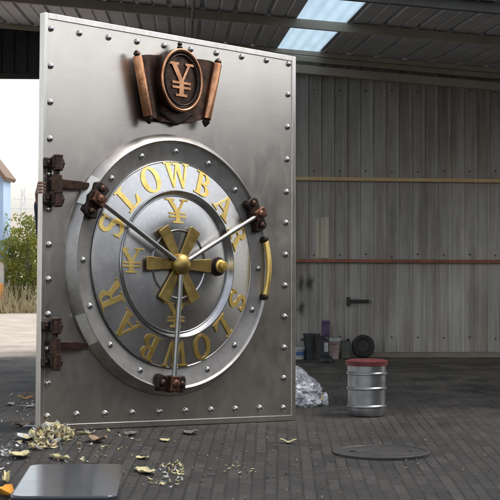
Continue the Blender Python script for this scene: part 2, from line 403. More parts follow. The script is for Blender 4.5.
# roof: dark ribbed sheets running in depth, with one clear strip
def roof_sheet(x0, x1, y0, y1, mat, name, pitch=.30, ribs=True, thick=.006):
    prof = []; x = x0
    if ribs:
        while x < x1-1e-6:
            for a, dd in ((0, 0), (.04, .028), (.13, .028), (.17, 0), (.55, 0), (.58, .010), (.62, .010), (.65, 0)):
                if x+a*pitch < x1: prof.append((x+a*pitch, dd))
            x += pitch
        prof.append((x1, 0))
    else: prof = [(x0+(x1-x0)*i/8, .012*(i % 2)) for i in range(9)]
    n = len(prof); vs = []
    for off in (0, thick):
        for yy in (y0, y1):
            for px, dd in prof:
                X = px+RX*(yy-WY); vs.append((X, yy, roof_z(X, yy)+dd+off))
    fs = []
    for i in range(n-1):
        fs += [(i, i+1, n+i+1, n+i), (2*n+i, 3*n+i, 3*n+i+1, 2*n+i+1), (i, 2*n+i, 2*n+i+1, i+1), (n+i, n+i+1, 3*n+i+1, 3*n+i)]
    fs += [(0, n, 3*n, 2*n), (n-1, 3*n-1, 4*n-1, 2*n-1)]
    q = MB(); q.add(vs, fs); return shed_part(q, name, mat, smooth=0)
RY0, RY1 = ROOF_Y0, ROOF_Y1 = 11.9, 17.35
roof_sheet(-7.8, .288, RY0, RY1, M['roof'], 'roof')
roof_sheet(.75, 7.5, RY0, RY1, M['roof'], 'roof')
roof_sheet(.29, .748, RY0, RY1, M['skylight'], 'skylight', ribs=False)['label'] = 'pale translucent roof strip letting daylight in'
def purlin(y, hgt, name, mat, x0=-7.6, x1=7.4, w=.06):
    q = MB(); ys_ = (y-w/2, y+w/2)
    vs = []
    for x in (x0, x1):
        for yy in ys_:
            for dz in (-hgt-.004, -.004): vs.append((x, yy, roof_z(x, yy)+dz))
    q.add(vs, [(0,1,3,2),(4,6,7,5),(0,4,5,1),(2,3,7,6),(0,2,6,4),(1,5,7,3)])
    return shed_part(q, name, mat, smooth=0, bevel=.004)
purlin(14.15, .085, 'roof_beam', M['purlin'])
for yy in (12.02,): purlin(yy, .085, 'roof_beam', M['purlindark'])
purlin(16.95, .05, 'roof_beam', M['purlin'])
q = MB(); q.tube([(-.52-.045*(yy-14)+.0, yy, roof_z(-.52, yy)-.10) for yy in (12.1, 14, 15.5, 17.1)], .013, 8)
shed_part(q, 'conduit', M['column'])
for cx_, cy_ in ((-7.5, 12.1), (7.2, 12.1), (-7.5, 17.1), (7.2, 17.1)):
    q = MB(); q.box((cx_-.07, cy_-.07, -.05), (cx_+.07, cy_+.07, roof_z(cx_, cy_)-.09)); shed_part(q, 'column', M['column'], smooth=0, bevel=.006)
yw = empty('shade_wall', (6.3, 5.5, 0)); tag(yw, 'added dark brick wall with a flat coping, out of view, darkening the door reflection', 'wall')  # added out of view so the lower door leaf reflects something dark
q = MB(); q.box((-.12, -8.5, -.1), (.12, 6.5, 3.25)); q.build('wall', M['shadebrick'], yw, smooth=0)
q = MB(); q.box((-.17, -8.5, 3.252), (.17, 6.5, 3.32)); q.build('coping', M['column'], yw, smooth=0, bevel=.01)
q = MB(); rsc = random.Random(31)
for zrow in (.22, 1.13, 2.06, 2.95):
    x = OPEN_R+.072
    while x < 5.2:
        q.lathe([(.009, 0), (.009, .004), (.005, .008), (.001, .009)], Matrix.Translation((x+.072, WY+.006, zrow+rsc.gauss(0, .006))) @ Matrix.Rotation(PI/2, 4, 'X'), 8)
        x += .288
sw = shed_part(q, 'screw_row', M['scorch']); sw['kind'] = 'stuff'
# marks and fittings on the wall
q = MB(); rib_sheet(q, .73, .875, lambda x: 1.10, lambda x: 1.54+.1*(x-.73), WY+.024)
shed_part(q, 'repair_sheet', M['patch'], smooth=0)
def blot(cx_, cz_, w, hh, seed):
    q = MB(); n = 22; pts = []
    for k in range(n):
        a = 2*PI*k/n; rr = 1+.35*noise.noise(Vector((math.cos(a)*1.6, math.sin(a)*1.6, seed)))
        pts.append((cx_+w*rr*math.cos(a), cz_+hh*rr*math.sin(a)))
    q.prism(pts, 0, .003, lambda x, z, t: (x, WY+.0045-t, z)); shed_part(q, 'soot_mark', M['scorch'], smooth=0)
q = MB(); q.box((1.07, WY-.03, .60), (1.32, WY, .635)); q.box((1.07, WY-.05, .565), (1.11, WY-.001, .665)); shed_part(q, 'wall_bracket', M['scorch'], smooth=0, bevel=.004)

# ------------------------------------------------------------------ the vault door
W, H = 2.2093, 2.6
door = empty('vault_door', (0, 0, 0))
tag(door, 'tall brushed steel vault door leaf with a round riveted hatch and scroll emblem', 'vault door')
Rx = Vector((.73631, .67514, -.04520)); Rup = Vector((.00291, .06365, .99797)); Rin = Vector((-.67664, .73494, -.04490))
org = Vector((AX, AY, .0999))+Rx*(W/2)
mw = Matrix(((Rx.x, Rin.x, Rup.x, org.x), (Rx.y, Rin.y, Rup.y, org.y), (Rx.z, Rin.z, Rup.z, org.z), (0, 0, 0, 1)))
door.matrix_world = mw
D = lambda x, z, hh=0: Vector((x-W/2, -hh, z))               # leaf coordinates: from left edge, from bottom, out of the face
def frame_mat(x, z, hh, ang=0):
    """local Z points out of the door face, local X along ang (degrees from right, anticlockwise)"""
    a = math.radians(ang); ux = Vector((math.cos(a), 0, math.sin(a))); uz = Vector((0, -1, 0)); uy = uz.cross(ux)
    p = D(x, z, hh)
    return Matrix(((ux.x, uy.x, uz.x, p.x), (ux.y, uy.y, uz.y, p.y), (ux.z, uy.z, uz.z, p.z), (0, 0, 0, 1)))
T0, LIP, XL = .040, .038, .020
q = MB(); q.box((XL-W/2+.004, .0, .004), (W/2-.004, T0, H-.004)); q.build('door_panel', M['panel'], door, smooth=0, bevel=.003)
q = MB()
for lo, hi in (((XL, 0), (XL+LIP-.006, H)), ((W-LIP, 0), (W, H)), ((XL+LIP-.006, 0), (W-LIP, LIP)), ((XL+LIP-.006, H-LIP), (W-LIP, H))):
    q.box((lo[0]-W/2, -.007, lo[1]), (hi[0]-W/2, T0+.003, hi[1]))
q.build('edge_frame', M['frame'], door, smooth=0, bevel=.003)
q = MB(); q.box((XL+.05-W/2, T0+.002, .05), (W/2-.05, T0+.014, H-.05)); q.build('back_plate', M['back'], door, smooth=0, bevel=.004)

rq = MB(); rq.lathe([(.021, 0), (.021, .003), (.0185, .0105), (.013, .0155), (.0055, .018)], None, 16)
rme = None
def rivet(x, z, hh, parent):
    global rme
    if rme is None:
        o = rq.build('rivet', M['chrome'], parent); rme = o.data
    else:
        o = bpy.data.objects.new('rivet', rme); COL.objects.link(o); o.parent = parent
    o.matrix_local = frame_mat(x, z, hh)
    return o
lz = [2.505, 2.269, 2.041, 1.811, 1.590, 1.371, 1.15, .934, .718, .506, .294, .09]
rzv = [2.540, 2.318, 2.085, 1.851, 1.619, 1.398, 1.171, .952, .732, .514, .300, .091]
for i in range(12):
    t = i/11
    rivet(.074+.007*t, lz[i], .0, door); rivet(2.140-.045*t, rzv[i], .0, door)
for i, x in enumerate((.294, .526, .76, .989, 1.222, 1.452, 1.687, 1.923)): rivet(x, 2.506+.0045*i, .0, door)
for x in (.304, .525, .745, .971, 1.194, 1.419, 1.642, 1.868): rivet(x, .096, .0, door)

XC, ZC = 1.062, 1.062
FM = frame_mat(XC, ZC, 0)
q = MB(); q.lathe([(.868, .001), (.866, .012), (.858, .024), (.826, .066), (.818, .069), (.811, .066), (.803, .052), (.760, .043), (.700, .031), (.680, .029), (.680, .001)], FM, 128, cap=False)
rim = q.build('round_rim', M['rim'], door, smooth=40)
for k in range(16):
    a = 22.5*k
    if k in (12,): continue
    if k in (1, 7): continue
    aa = math.radians(a); rivet(XC+.752*math.cos(aa), ZC+.752*math.sin(aa), .038, rim)
for a in (15., 165.): pass
# pale plates where the hinge arms land on the rim
for ang in (148.5, 211.):
    q = MB()
    for i in range(12):
        a0 = math.radians(ang-7+14*i/12); a1 = math.radians(ang-7+14*(i+1)/12)
        vs = []
        for a in (a0, a1):
            for r_, hh in ((.867, .016), (.829, .068), (.829, .074), (.870, .024)):
                vs.append(D(XC+r_*math.cos(a), ZC+r_*math.sin(a), hh))
        q.add(vs, [(0,1,5,4),(1,2,6,5),(2,3,7,6),(3,0,4,7)]+([(0,3,2,1)] if i == 0 else [])+([(4,5,6,7)] if i == 11 else []))
    q.build('rim_plate', M['plate'], rim, smooth=30)
q = MB(); q.lathe([(.678, .010), (.678, .036), (.674, .040), (.490, .074), (.488, .02)], FM, 128, cap=False)
band = q.build('lettered_disc', M['disc'], door, smooth=30)
q = MB(); q.lathe([(.681+.004*math.cos(2*PI*k/10), .037+.004*math.sin(2*PI*k/10)) for k in range(10)], FM, 128, closed=True); q.build('disc_edge_ring', M['chrome'], band)
q = MB(); q.lathe([(.4885, .04), (.4885, .082), (.485, .086), (.481, .086), (.462, .060), (.456, .055), (.456, .04)], FM, 128, closed=True)
q.build('groove_ring', M['darkring'], door, smooth=25)
q = MB(); q.lathe([(.450+.004*math.cos(2*PI*k/10), .057+.004*math.sin(2*PI*k/10)) for k in range(10)], FM, 128, closed=True)
q.build('groove_ring', M['chrome'], door, smooth=80)['label'] = 'thin bright ring round the inner disc'
q = MB(); q.lathe([(.4555, .02), (.4555, .054), (.450, .056), (.226, .078), (.214, .078), (.03, .084)], FM, 96)
inner = q.build('inner_disc', M['disc'], door, smooth=20)
q = MB(); q.lathe([(.229, .07), (.229, .087), (.226, .089), (.216, .079), (.216, .07)], FM, 96, closed=True)
q.build('thin_ring', M['darkring'], inner, smooth=80)

# ---- lettering: serif capitals built from strokes, each a hair above the last
class Glyph:
    def __init__(s, fn): s.mb = MB(); s.fn = fn; s.k = 0
    def _h(s): s.k += 1; return .0045+.00025*s.k
    def poly(s, pts): s.mb.prism(list(pts), 0, s._h(), s.fn)
    def rect(s, x0, y0, x1, y1): s.poly([(x0, y0), (x1, y0), (x1, y1), (x0, y1)])
    def arc(s, cx, cy, rx, ry, ix, iy, a0, a1, n=20, dx=0):
        A = []; B = []
        for i in range(n+1):
            a = math.radians(a0+(a1-a0)*i/n)
            A.append((cx+rx*math.cos(a), cy+ry*math.sin(a))); B.append((cx+dx+ix*math.cos(a), cy+iy*math.sin(a)))
        s.mb.strip(A, B, 0, s._h(), s.fn)
    def curve(s, pts, wid):
        A = []; B = []; n = len(pts)
        for i, (x, y) in enumerate(pts):
            x0, y0 = pts[max(0, i-1)]; x1, y1 = pts[min(n-1, i+1)]
            l = math.hypot(x1-x0, y1-y0) or 1; ux, uy = -(y1-y0)/l, (x1-x0)/l; w = wid[i]/2
            A.append((x+ux*w, y+uy*w)); B.append((x-ux*w, y-uy*w))
        s.mb.strip(A, B, 0, s._h(), s.fn)
def draw(g_, ch):
    if ch == 'L':
        g_.rect(-.26, 0, -.05, 1); g_.rect(-.38, .93, .08, 1); g_.rect(-.38, 0, .40, .075); g_.poly([(.16, .07), (.40, .07), (.42, .34), (.37, .34)])
    elif ch == 'O':
        g_.arc(0, .5, .47, .53, .235, .44, 0, 360, 40)
    elif ch == 'W':
        g_.poly([(-.58, 1), (-.36, 1), (-.17, 0), (-.28, 0)]); g_.poly([(-.28, 0), (-.19, 0), (.05, 1), (-.04, 1)])
        g_.poly([(-.09, 1), (.13, 1), (.31, 0), (.19, 0)]); g_.poly([(.19, 0), (.29, 0), (.56, 1), (.47, 1)])
        g_.rect(-.68, .935, -.26, 1); g_.rect(-.2, .935, .2, 1); g_.rect(.38, .935, .66, 1)
    elif ch == 'B':
        g_.rect(-.30, 0, -.09, 1); g_.rect(-.42, .935, -.0, 1); g_.rect(-.42, 0, -.0, .065)
        g_.arc(-.02, .755, .34, .245, .13, .18, -90, 90, 18); g_.arc(-.02, .265, .41, .265, .18, .20, -90, 90, 18)
        g_.rect(-.1, .935, .0, 1); g_.rect(-.1, .475, .0, .54); g_.rect(-.1, 0, .0, .065)
    elif ch == 'A':
        g_.poly([(-.42, .03), (-.32, .03), (.05, 1), (-.04, 1)]); g_.poly([(-.06, 1), (.09, 1), (.47, .03), (.21, .03)])
        g_.rect(-.26, .29, .22, .36); g_.rect(-.54, 0, -.18, .06); g_.rect(.10, 0, .58, .06)
    elif ch == 'R':
        g_.rect(-.30, 0, -.09, 1); g_.rect(-.42, .935, -.0, 1); g_.rect(-.42, 0, .04, .065)
        g_.arc(-.02, .745, .36, .255, .15, .19, -90, 90, 18); g_.rect(-.1, .935, .0, 1); g_.rect(-.1, .475, .0, .55)
        g_.poly([(.02, .5), (.22, .52), (.52, .03), (.26, .03)]); g_.rect(.2, 0, .60, .06)
    elif ch == 'S':
        pts = []; wid = []
        for i in range(17):
            a = math.radians(25+ (270-25)*i/16); pts.append((.27*math.cos(a), .755+.215*math.sin(a))); wid.append(.08+.10*math.sin(PI*i/16)+(.05 if i > 12 else 0))
        for i in range(1, 17):
            a = math.radians(90-(245)*i/16); pts.append((.29*math.cos(a), .265+.235*math.sin(a))); wid.append(.20-.11*i/16+.05*math.sin(PI*i/16))
        g_.curve(pts, wid)
        g_.poly([(.20, .72), (.28, .72), (.31, 1.0), (.25, 1.0)]); g_.poly([(-.33, 0), (-.27, 0), (-.22, .30), (-.31, .30)])
    elif ch == 'Y':
        g_.poly([(-.52, 1), (-.28, 1), (.10, .44), (-.11, .44)]); g_.poly([(.32, 1), (.44, 1), (.08, .44), (-.02, .44)])
        g_.rect(-.11, 0, .10, .47); g_.rect(-.62, .93, -.14, 1); g_.rect(.18, .93, .60, 1); g_.rect(-.27, 0, .27, .07)
        g_.rect(-.44, .37, .44, .44); g_.rect(-.44, .23, .44, .30)
def letter(ch, x, z, hh, size, rot_deg, mat, parent, name, wx=1.):
    """baseline centre turned by rot_deg; glyph middle sits at (x, z)"""
    a = math.radians(rot_deg); ca, sa = math.cos(a), math.sin(a)
    def fn(u, v, t):
        u *= size*wx; v = (v-.5)*size; px_, pz_ = x+u*ca-v*sa, z+u*sa+v*ca
        return D(px_, pz_, (hh(math.hypot(px_-XC, pz_-ZC)) if callable(hh) else hh)+t)
    g_ = Glyph(fn); draw(g_, ch)
    return g_.mb.build(name, mat, parent, smooth=0)
for i, ch in enumerate('SLOWBAR'):
    a = 157.3-22.45*i; aa = math.radians(a)
    letter(ch, XC+.588*math.cos(aa), ZC+.588*math.sin(aa), lambda r_: .0405+(.674-r_)*.1848, .164, a-90, M['gold'], band, 'letter')
    a = -22.7-22.45*i; aa = math.radians(a)
    letter(ch, XC+.588*math.cos(aa), ZC+.588*math.sin(aa), lambda r_: .0405+(.674-r_)*.1848, .164, a-90, M['gold'], band, 'letter')
for dx, dz in ((-.005, .352), (-.385, .012), (-.01, -.335)):
    letter('Y', XC+dx, ZC+dz, lambda r_: .0565+(.450-r_)*.0982, .162, 0, M['gold'], inner, 'yen_sign', 1.0)

# ---- hand wheel with six brass blades and a domed hub
HX, HZ = XC-.012, ZC-.004
hub = empty('hand_wheel', (0, 0, 0)); hub.parent = door
q = MB(); q.lathe([(.05, .072), (.052, .098), (.068, .101), (.072, .112), (.069, .134), (.055, .153), (.032, .164), (.010, .168)], frame_mat(HX, HZ, 0), 40)
q.build('hub', M['brass'], hub, smooth=60)
for k in range(6):
    fm = frame_mat(HX, HZ, .093, 60*k)
    q = MB(); q.prism([(.045, -.030), (.262, -.047), (.275, -.040), (.275, .040), (.262, .047), (.045, .030)], 0, .014, lambda x, y, t, fm=fm: fm @ Vector((x, y, t)))
    q.build('blade', M['brass'], hub, smooth=0, bevel=.004)
# ---- three locking rods with rim brackets
for ang in (151.0, 28.0, -94.5):
    a = math.radians(ang)
    rod = MB(); p0 = D(HX+.06*math.cos(a), HZ+.06*math.sin(a), .122); p1 = D(XC+.765*math.cos(a), ZC+.765*math.sin(a), .110)
    rod.tube([p0, p1], .0165, 20); ro = rod.build('locking_rod', M['rod'], door)
    fm = frame_mat(XC+.785*math.cos(a), ZC+.785*math.sin(a), .040, ang)
    q = MB()
    q.prism([(-.06, -.105), (-.035, -.12), (.03, -.12), (.055, -.10), (.05, -.045), (.06, .0), (.05, .045), (.055, .10), (.03, .12), (-.035, .12), (-.06, .105), (-.045, .05), (-.055, 0), (-.045, -.05)], 0, .052,
            lambda x, y, t, fm=fm: fm @ Vector((x, y, t)))
    bk = q.build('rod_bracket', M['bronzedark'], ro, smooth=0, bevel=.008)
    q = MB(); q.box((-.048, -.036, .048), (.052, .036, .092), fm); q.lathe([(.028, .092), (.026, .102), (.012, .107)], fm, 20)
    q.build('clevis', M['clevis'], ro, smooth=0, bevel=.010)
    for s_ in (-1, 1):
        q = MB(); q.lathe([(.022, .050), (.022, .064), (.016, .070), (.006, .073)], fm @ Matrix.Translation((0, s_*.082, 0)), 14); q.build('bolt', M['bronze'], ro)
# ---- combination dial
q = MB(); fm = frame_mat(XC+.352, ZC-.002, .0)
q.lathe([(.064, .064), (.064, .076), (.058, .082), (.050, .082), (.050, .094), (.040, .100)], fm, 36); dial = q.build('combination_dial', M['bronzedark'], door)
q = MB(); q.lathe([(.044, .082), (.044, .104), (.034, .108), (.032, .138), (.028, .143), (.008, .145)], fm, 30); q.build('dial_knob', M['gold'], dial)
# ---- brass pull handle at the right of the rim
hd = empty('pull_handle', (0, 0, 0)); hd.parent = door
pts = []; rad = []
for i in range(15):
    t = i/14; pts.append(D(1.846+.018*math.sin(PI*t)-.006*t, 1.275-.42*t, .075+.022*math.sin(PI*t))); rad.append(.0195)
q = MB(); q.tube(pts, rad, 16); q.build('grip', M['gold'], hd, smooth=60)
for z in (1.262, .866):
    q = MB(); q.lathe([(.034, .022), (.034, .034), (.024, .042), (.022, .092), (.012, .098)], frame_mat(1.842, z, 0), 22); q.build('handle_post', M['bronzedark'], hd)
# ---- hinges
for z0 in (1.545, .535):
    hg = empty('hinge', (0, 0, 0)); hg.parent = door
    d = -.012 if z0 > 1 else 0
    for s_ in (-1, 1):
        q = MB(); zz = z0+s_*.112
        q.box((.020-W/2, -.046, zz-.030), (.160-W/2, -.002, zz+.030)); q.box((.052-W/2, -.074, zz-.038), (.132-W/2, -.040, zz+.038))
        q.build('knuckle', M['bronzedark'], hg, smooth=0, bevel=.009)
        q = MB(); q.lathe([(.020, -.052), (.032, -.046), (.032, -.036), (.027, -.034), (.027, .034), (.032, .036), (.032, .046), (.020, .052)], Matrix.Translation(D(.092, zz, .068)), 18); q.build('knuckle_nut', M['bronze'], hg)
        for xx in (.036, .146):
            q = MB(); q.lathe([(.013, .044), (.012, .052), (.005, .055)], frame_mat(xx, zz, 0), 12); q.build('bolt', M['bronze'], hg)
    q = MB(); q.tube([D(.092, z0-.155, .055), D(.092, z0+.155, .055)], .019, 18); q.build('pin', M['bronzedark'], hg)
    q = MB(); z1 = z0-.014
    q.prism([(.10, z1-.036), (.16, z1-.028), (.30, z1-.026), (.30, z1+.026), (.16, z1+.028), (.10, z1+.036)], .014, .048, lambda x, z, t: D(x, z, t))
    q.prism([(.301, z1-.024), (.352, z1-.021), (.352, z1+.021), (.301, z1+.024)], .018, .046, lambda x, z, t: D(x, z, t)); q.lathe([(.030, -.052), (.034, -.048), (.034, .048), (.030, .052)], Matrix.Translation(D(.092, z1, .055)), 20)
    q.build('hinge_arm', M['bronze'], hg, smooth=30, bevel=.005)

# ---- scroll emblem
em = empty('scroll_emblem', (0, 0, 0)); em.parent = door
def sc_pt(u, v):
    """banner surface: u -1..1 across, v 0..1 up; rollers lean in towards the bottom"""
    xl = .806-.102*v; xr = 1.298+.104*v; zl = 2.02+.385*v; zr = 2.05+.395*v
    t = (u+1)/2; x = xl+(xr-xl)*t; z = zl+(zr-zl)*t+(.030*(1-u*u))*(1 if v > .5 else -1)*abs(v-.5)*2
    hh = .034+.026*abs(u)**2+.024*math.cos(u*8.2)*(.4+.6*abs(u))
    return D(x, z, hh)
q = MB(); nu, nv = 36, 10
for s_, off in ((0, 0), (1, .008)):
    for j in range(nv+1):
        for i in range(nu+1):
            p = sc_pt(-1+2*i/nu, j/nv); q.v.append((p.x, p.y+off, p.z))
L_ = (nu+1)*(nv+1)
for j in range(nv):
    for i in range(nu):
        a = j*(nu+1)+i; q.f.append((a, a+1, a+nu+2, a+nu+1)); q.f.append((L_+a, L_+a+nu+1, L_+a+nu+2, L_+a+1))
for i in range(nu):
    q.f.append((i, L_+i, L_+i+1, i+1)); a = nv*(nu+1)+i; q.f.append((a, a+1, L_+a+1, L_+a))
ban = q.build('banner', M['bronze'], em, smooth=60)
for (xb, zb, xt, zt) in ((.803, 2.005, .704, 2.415), (1.300, 2.035, 1.404, 2.450)):
    b0 = D(xb, zb, .072); b1 = D(xt, zt, .072); ax_ = b1-b0; u = lambda t: b0+ax_*t
    rl = MB(); rl.tube([u(.03), u(.05), u(.5), u(.95), u(.97)], [.028, .031, .032, .031, .028], 28); ro = rl.build('scroll_roller', M['copper'], em)
    f1 = MB(); f1.tube([u(.95), u(.965), u(.985), u(1.0), u(1.03), u(1.06)], [.024, .028, .016, .025, .020, .007], 18); f1.build('finial', M['bronze'], ro)
    f2 = MB(); f2.tube([u(.05), u(.035), u(.015), u(-.005), u(-.04), u(-.09)], [.024, .031, .018, .028, .022, .007], 18); f2.build('finial', M['bronzedark'], ro)
fm = frame_mat(1.068, 2.285, 0)
q = MB(); q.lathe([(1.0, .012), (1.0, .075), (.95, .098), (.90, .100), (.86, .088), (.82, .080), (.5, .083), (.05, .085)], fm, 64, sx=.178, sy=.212)
med = q.build('medallion', M['bronze'], em, smooth=40)
for rr, mt, tt in ((.955, 'copper', .010), (.80, 'bronzedark', .007)):
    q = MB(); n = 64; k2 = 10
    for i in range(n):
        a = 2*PI*i/n
        for k in range(k2):
            b_ = 2*PI*k/k2; x = (rr*.178+tt*math.cos(b_))*math.cos(a); y = (rr*.212+tt*math.cos(b_))*math.sin(a)
            q.v.append(tuple(fm @ Vector((x, y, .094+tt*math.sin(b_)))))
    for i in range(n):
        for k in range(k2): q.f.append((i*k2+k, ((i+1)%n)*k2+k, ((i+1)%n)*k2+(k+1)%k2, i*k2+(k+1)%k2))
    q.build('medallion_ring', M[mt], med, smooth=80)
letter('Y', 1.066, 2.287, .089, .225, 0, M['copper'], med, 'yen_sign', .80)
q = MB(); q.lathe([(.014, -.02), (.020, .0), (.012, .012), (.018, .022), (.006, .04)], Matrix.Translation(D(1.068, 2.507, .07)), 14); q.build('top_finial', M['bronzedark'], em)
q = MB(); q.prism([(.93, 2.06), (1.0, 2.015), (1.07, 1.985), (1.13, 2.01), (1.21, 2.075), (1.07, 2.11)], .006, .050, lambda x, z, t: D(x, z, t)); q.build('lower_drape', M['bronzedark'], em, smooth=0, bevel=.012)

# ------------------------------------------------------------------ person holding the leaf from behind
def skin_body(name, verts, edges, radii, root, mat, parent, sub=2):
    me = bpy.data.meshes.new(name); me.from_pydata([Vector(v) for v in verts], edges, []); me.materials.append(mat)
    o = bpy.data.objects.new(name, me); COL.objects.link(o)
    md = o.modifiers.new('skin', 'SKIN'); md.use_smooth_shade = True
    if not me.skin_vertices: me.skin_vertices.new()
    for i, r_ in enumerate(radii):
        sv = me.skin_vertices[0].data[i]; sv.radius = r_ if isinstance(r_, tuple) else (r_, r_); sv.use_root = (i == root)
    sb = o.modifiers.new('smooth', 'SUBSURF'); sb.levels = sub; sb.render_levels = sub
    if parent: o.parent = parent
    return o
rzp = math.atan2(.67514, .73631)
edge_pt = Vector((-1.294, 9.585, 0))
ex = Vector((math.cos(rzp), math.sin(rzp), 0)); ey = Vector((-math.sin(rzp), math.cos(rzp), 0))
PB = edge_pt+ex*.5+ey*.36
pz = gz(PB.x, PB.y)-.003
per = empty('person', (PB.x, PB.y, pz), rzp)
tag(per, 'person in dark navy jacket standing behind the vault door with fingers round its left edge', 'person')
V_ = []; E_ = []; R_ = []
def vtx(p, r_, link=None):
    V_.append(p); R_.append(r_); i = len(V_)-1
    if link is not None: E_.append((link, i))
    return i
HZD = 1.595-pz                                # height of the gripping hand
pel = vtx((0, 0, .92), (.15, .10)); wa = vtx((0, -.005, 1.08), (.135, .095), pel); ch_ = vtx((0, 0, 1.28), (.155, .11), wa); nb = vtx((0, .01, 1.42), (.075, .07), ch_)
nk = vtx((0, 0, 1.48), (.052, .052), nb); hd0 = vtx((0, -.015, 1.56), (.068, .08), nk); hd1 = vtx((0, -.015, 1.65), (.075, .088), hd0); hd2 = vtx((0, -.01, 1.71), (.045, .05), hd1)
for s_ in (-1, 1):
    sh = vtx((s_*.17, .01, 1.37), .058, ch_)
    if s_ < 0:
        el = vtx((-.275, -.09, 1.20), .044, sh); wr = vtx((-.425, -.235, HZD-.055), .028, el); pm = vtx((-.450, -.275, HZD-.012), (.032, .02), wr)
        th0 = vtx((-.405, -.285, HZD+.010), .012, wr); th1 = vtx((-.385, -.297, HZD+.04), .010, th0)
        for k, dz in enumerate((.031, .011, -.009, -.028)):
            ln = (1.0, 1.08, 1.02, .86)[k]
            a = vtx((-.470, -.296, HZD+dz), .0098, pm); b_ = vtx((-.4895, -.325, HZD+dz+.002), .0095, a)
            c_ = vtx((-.489, -.357, HZD+dz+.001), .009, b_); vtx((-.489+.026*ln, -.3665, HZD+dz-.001), .0078, c_)
    else:
        el = vtx((.25, .03, 1.10), .044, sh); wr = vtx((.26, -.10, .88), .028, el); pm = vtx((.26, -.13, .81), (.034, .018), wr)
        th0 = vtx((.225, -.14, .83), .012, wr); vtx((.21, -.15, .79), .010, th0)
        for k, dx in enumerate((-.030, -.010, .010, .029)):
            a = vtx((.26+dx, -.145, .765), .0098, pm); b_ = vtx((.26+dx, -.15, .735), .009, a); vtx((.26+dx, -.14, .71-.004*k), .0075, b_)
    hp = vtx((s_*.09, 0, .86), .085, pel); kn = vtx((s_*.11, -.02, .48), .055, hp); an = vtx((s_*.12, .02, .09), .036, kn); vtx((s_*.13, -.12, .035), (.036, .026), an)
skin_body('body', V_, E_, R_, pel, M['skin'], per)
skin_body('jacket', [(0,0,.86),(0,-.005,1.08),(0,0,1.28),(0,.01,1.41),(-.17,.01,1.37),(-.275,-.09,1.20),(-.418,-.228,HZD-.065),(.17,.01,1.37),(.25,.03,1.10),(.26,-.095,.90)],
          [(0,1),(1,2),(2,3),(2,4),(4,5),(5,6),(2,7),(7,8),(8,9)],
          [(.172,.125),(.158,.115),(.18,.13),(.085,.08),.072,.06,.042,.072,.06,.043], 0, M['jacket'], per)
skin_body('trousers', [(0,0,.94),(.09,0,.85),(.11,-.02,.48),(.12,.02,.10),(-.09,0,.85),(-.11,-.02,.48),(-.12,.02,.10)], [(0,1),(1,2),(2,3),(0,4),(4,5),(5,6)],
          [(.155,.11),.10,.07,.055,.10,.07,.055], 0, M['trousers'], per)
for s_ in (-1, 1):
    q = MB(); q.box((s_*.128-.045, -.19, 0), (s_*.128+.045, .07, .075)); q.build('shoe', M['rubber'], per, bevel=.025, seg=3)
q = MB(); vs_ = []
for j in range(9):
    ph = -.25+(PI/2+.25)*j/8
    for i in range(20):
        a = 2*PI*i/20; fr = 1. if math.sin(a) > -.35 or j > 4 else .80
        vs_.append((.088*fr*math.cos(ph)*math.cos(a), -.008+.104*fr*math.cos(ph)*math.sin(a), 1.632+.105*math.sin(ph)))
q.add(vs_, [(j*20+i, j*20+(i+1)%20, (j+1)*20+(i+1)%20, (j+1)*20+i) for j in range(8) for i in range(20)]); q.build('hair', M['hair'], per, smooth=80)
for s_ in (-1, 1):
    q = MB(); q.lathe([(.002, -.010), (.009, -.006), (.011, 0), (.009, .006), (.002, .010)], Matrix.Translation((s_*.032, -.098, 1.615)), 12); q.build('eye', M['eye'], per)
    q = MB(); q.lathe([(.003, -.03), (.016, -.015), (.020, .005), (.014, .025), (.003, .03)], Matrix.Translation((s_*.083, 0, 1.605)), 12, sx=.5); q.build('ear', M['skin'], per)
q = MB(); q.tube([(0, -.100, 1.625), (0, -.118, 1.588), (0, -.104, 1.575)], [.008, .016, .010], 12); q.build('nose', M['skin'], per)
q = MB(); q.tube([(-.026, -.092, 1.547), (0, -.101, 1.545), (.026, -.092, 1.547)], [.003, .006, .003], 10); q.build('mouth', M['redpaint'], per)

# ------------------------------------------------------------------ things on the floor
# bench in the foreground
bn = empty('bench', (-.645, 5.58, 0), math.radians(3))
tag(bn, 'low glossy dark grey bench with rounded top in the front left foreground', 'bench')
bw, bd, bh, rc = .182, .385, .40, .055
poly = []
for cx_, cy_, a0 in ((bw-rc, bd-rc, 0), (-bw+rc, bd-rc, 90), (-bw+rc, -bd+rc, 180), (bw-rc, -bd+rc, 270)):
    for i in range(7):
        a = math.radians(a0+15*i); poly.append((cx_+rc*math.cos(a), cy_+rc*math.sin(a)))
q = MB(); q.prism(poly, bh-.035, bh, lambda x, y, t: (x, y, t)); q.build('seat', M['bench'], bn, smooth=30, bevel=.008, seg=3)
q = MB(); q.prism([(x*.93, y*.965) for x, y in poly], bh-.12, bh-.036, lambda x, y, t: (x, y, t)); q.build('apron', M['blackplastic'], bn, smooth=30)
for sx in (-1, 1):
    for sy in (-1, 1):
        q = MB(); q.tube([(sx*.125, sy*.31, bh-.12), (sx*.15, sy*.345, .012)], [.022, .019], 12); lg = q.build('leg', M['blackplastic'], bn)
        q = MB(); q.lathe([(.023, -.001), (.024, .012), (.020, .02)], Matrix.Translation((sx*.15, sy*.345, 0)), 12); q.build('foot', M['rubber'], lg)

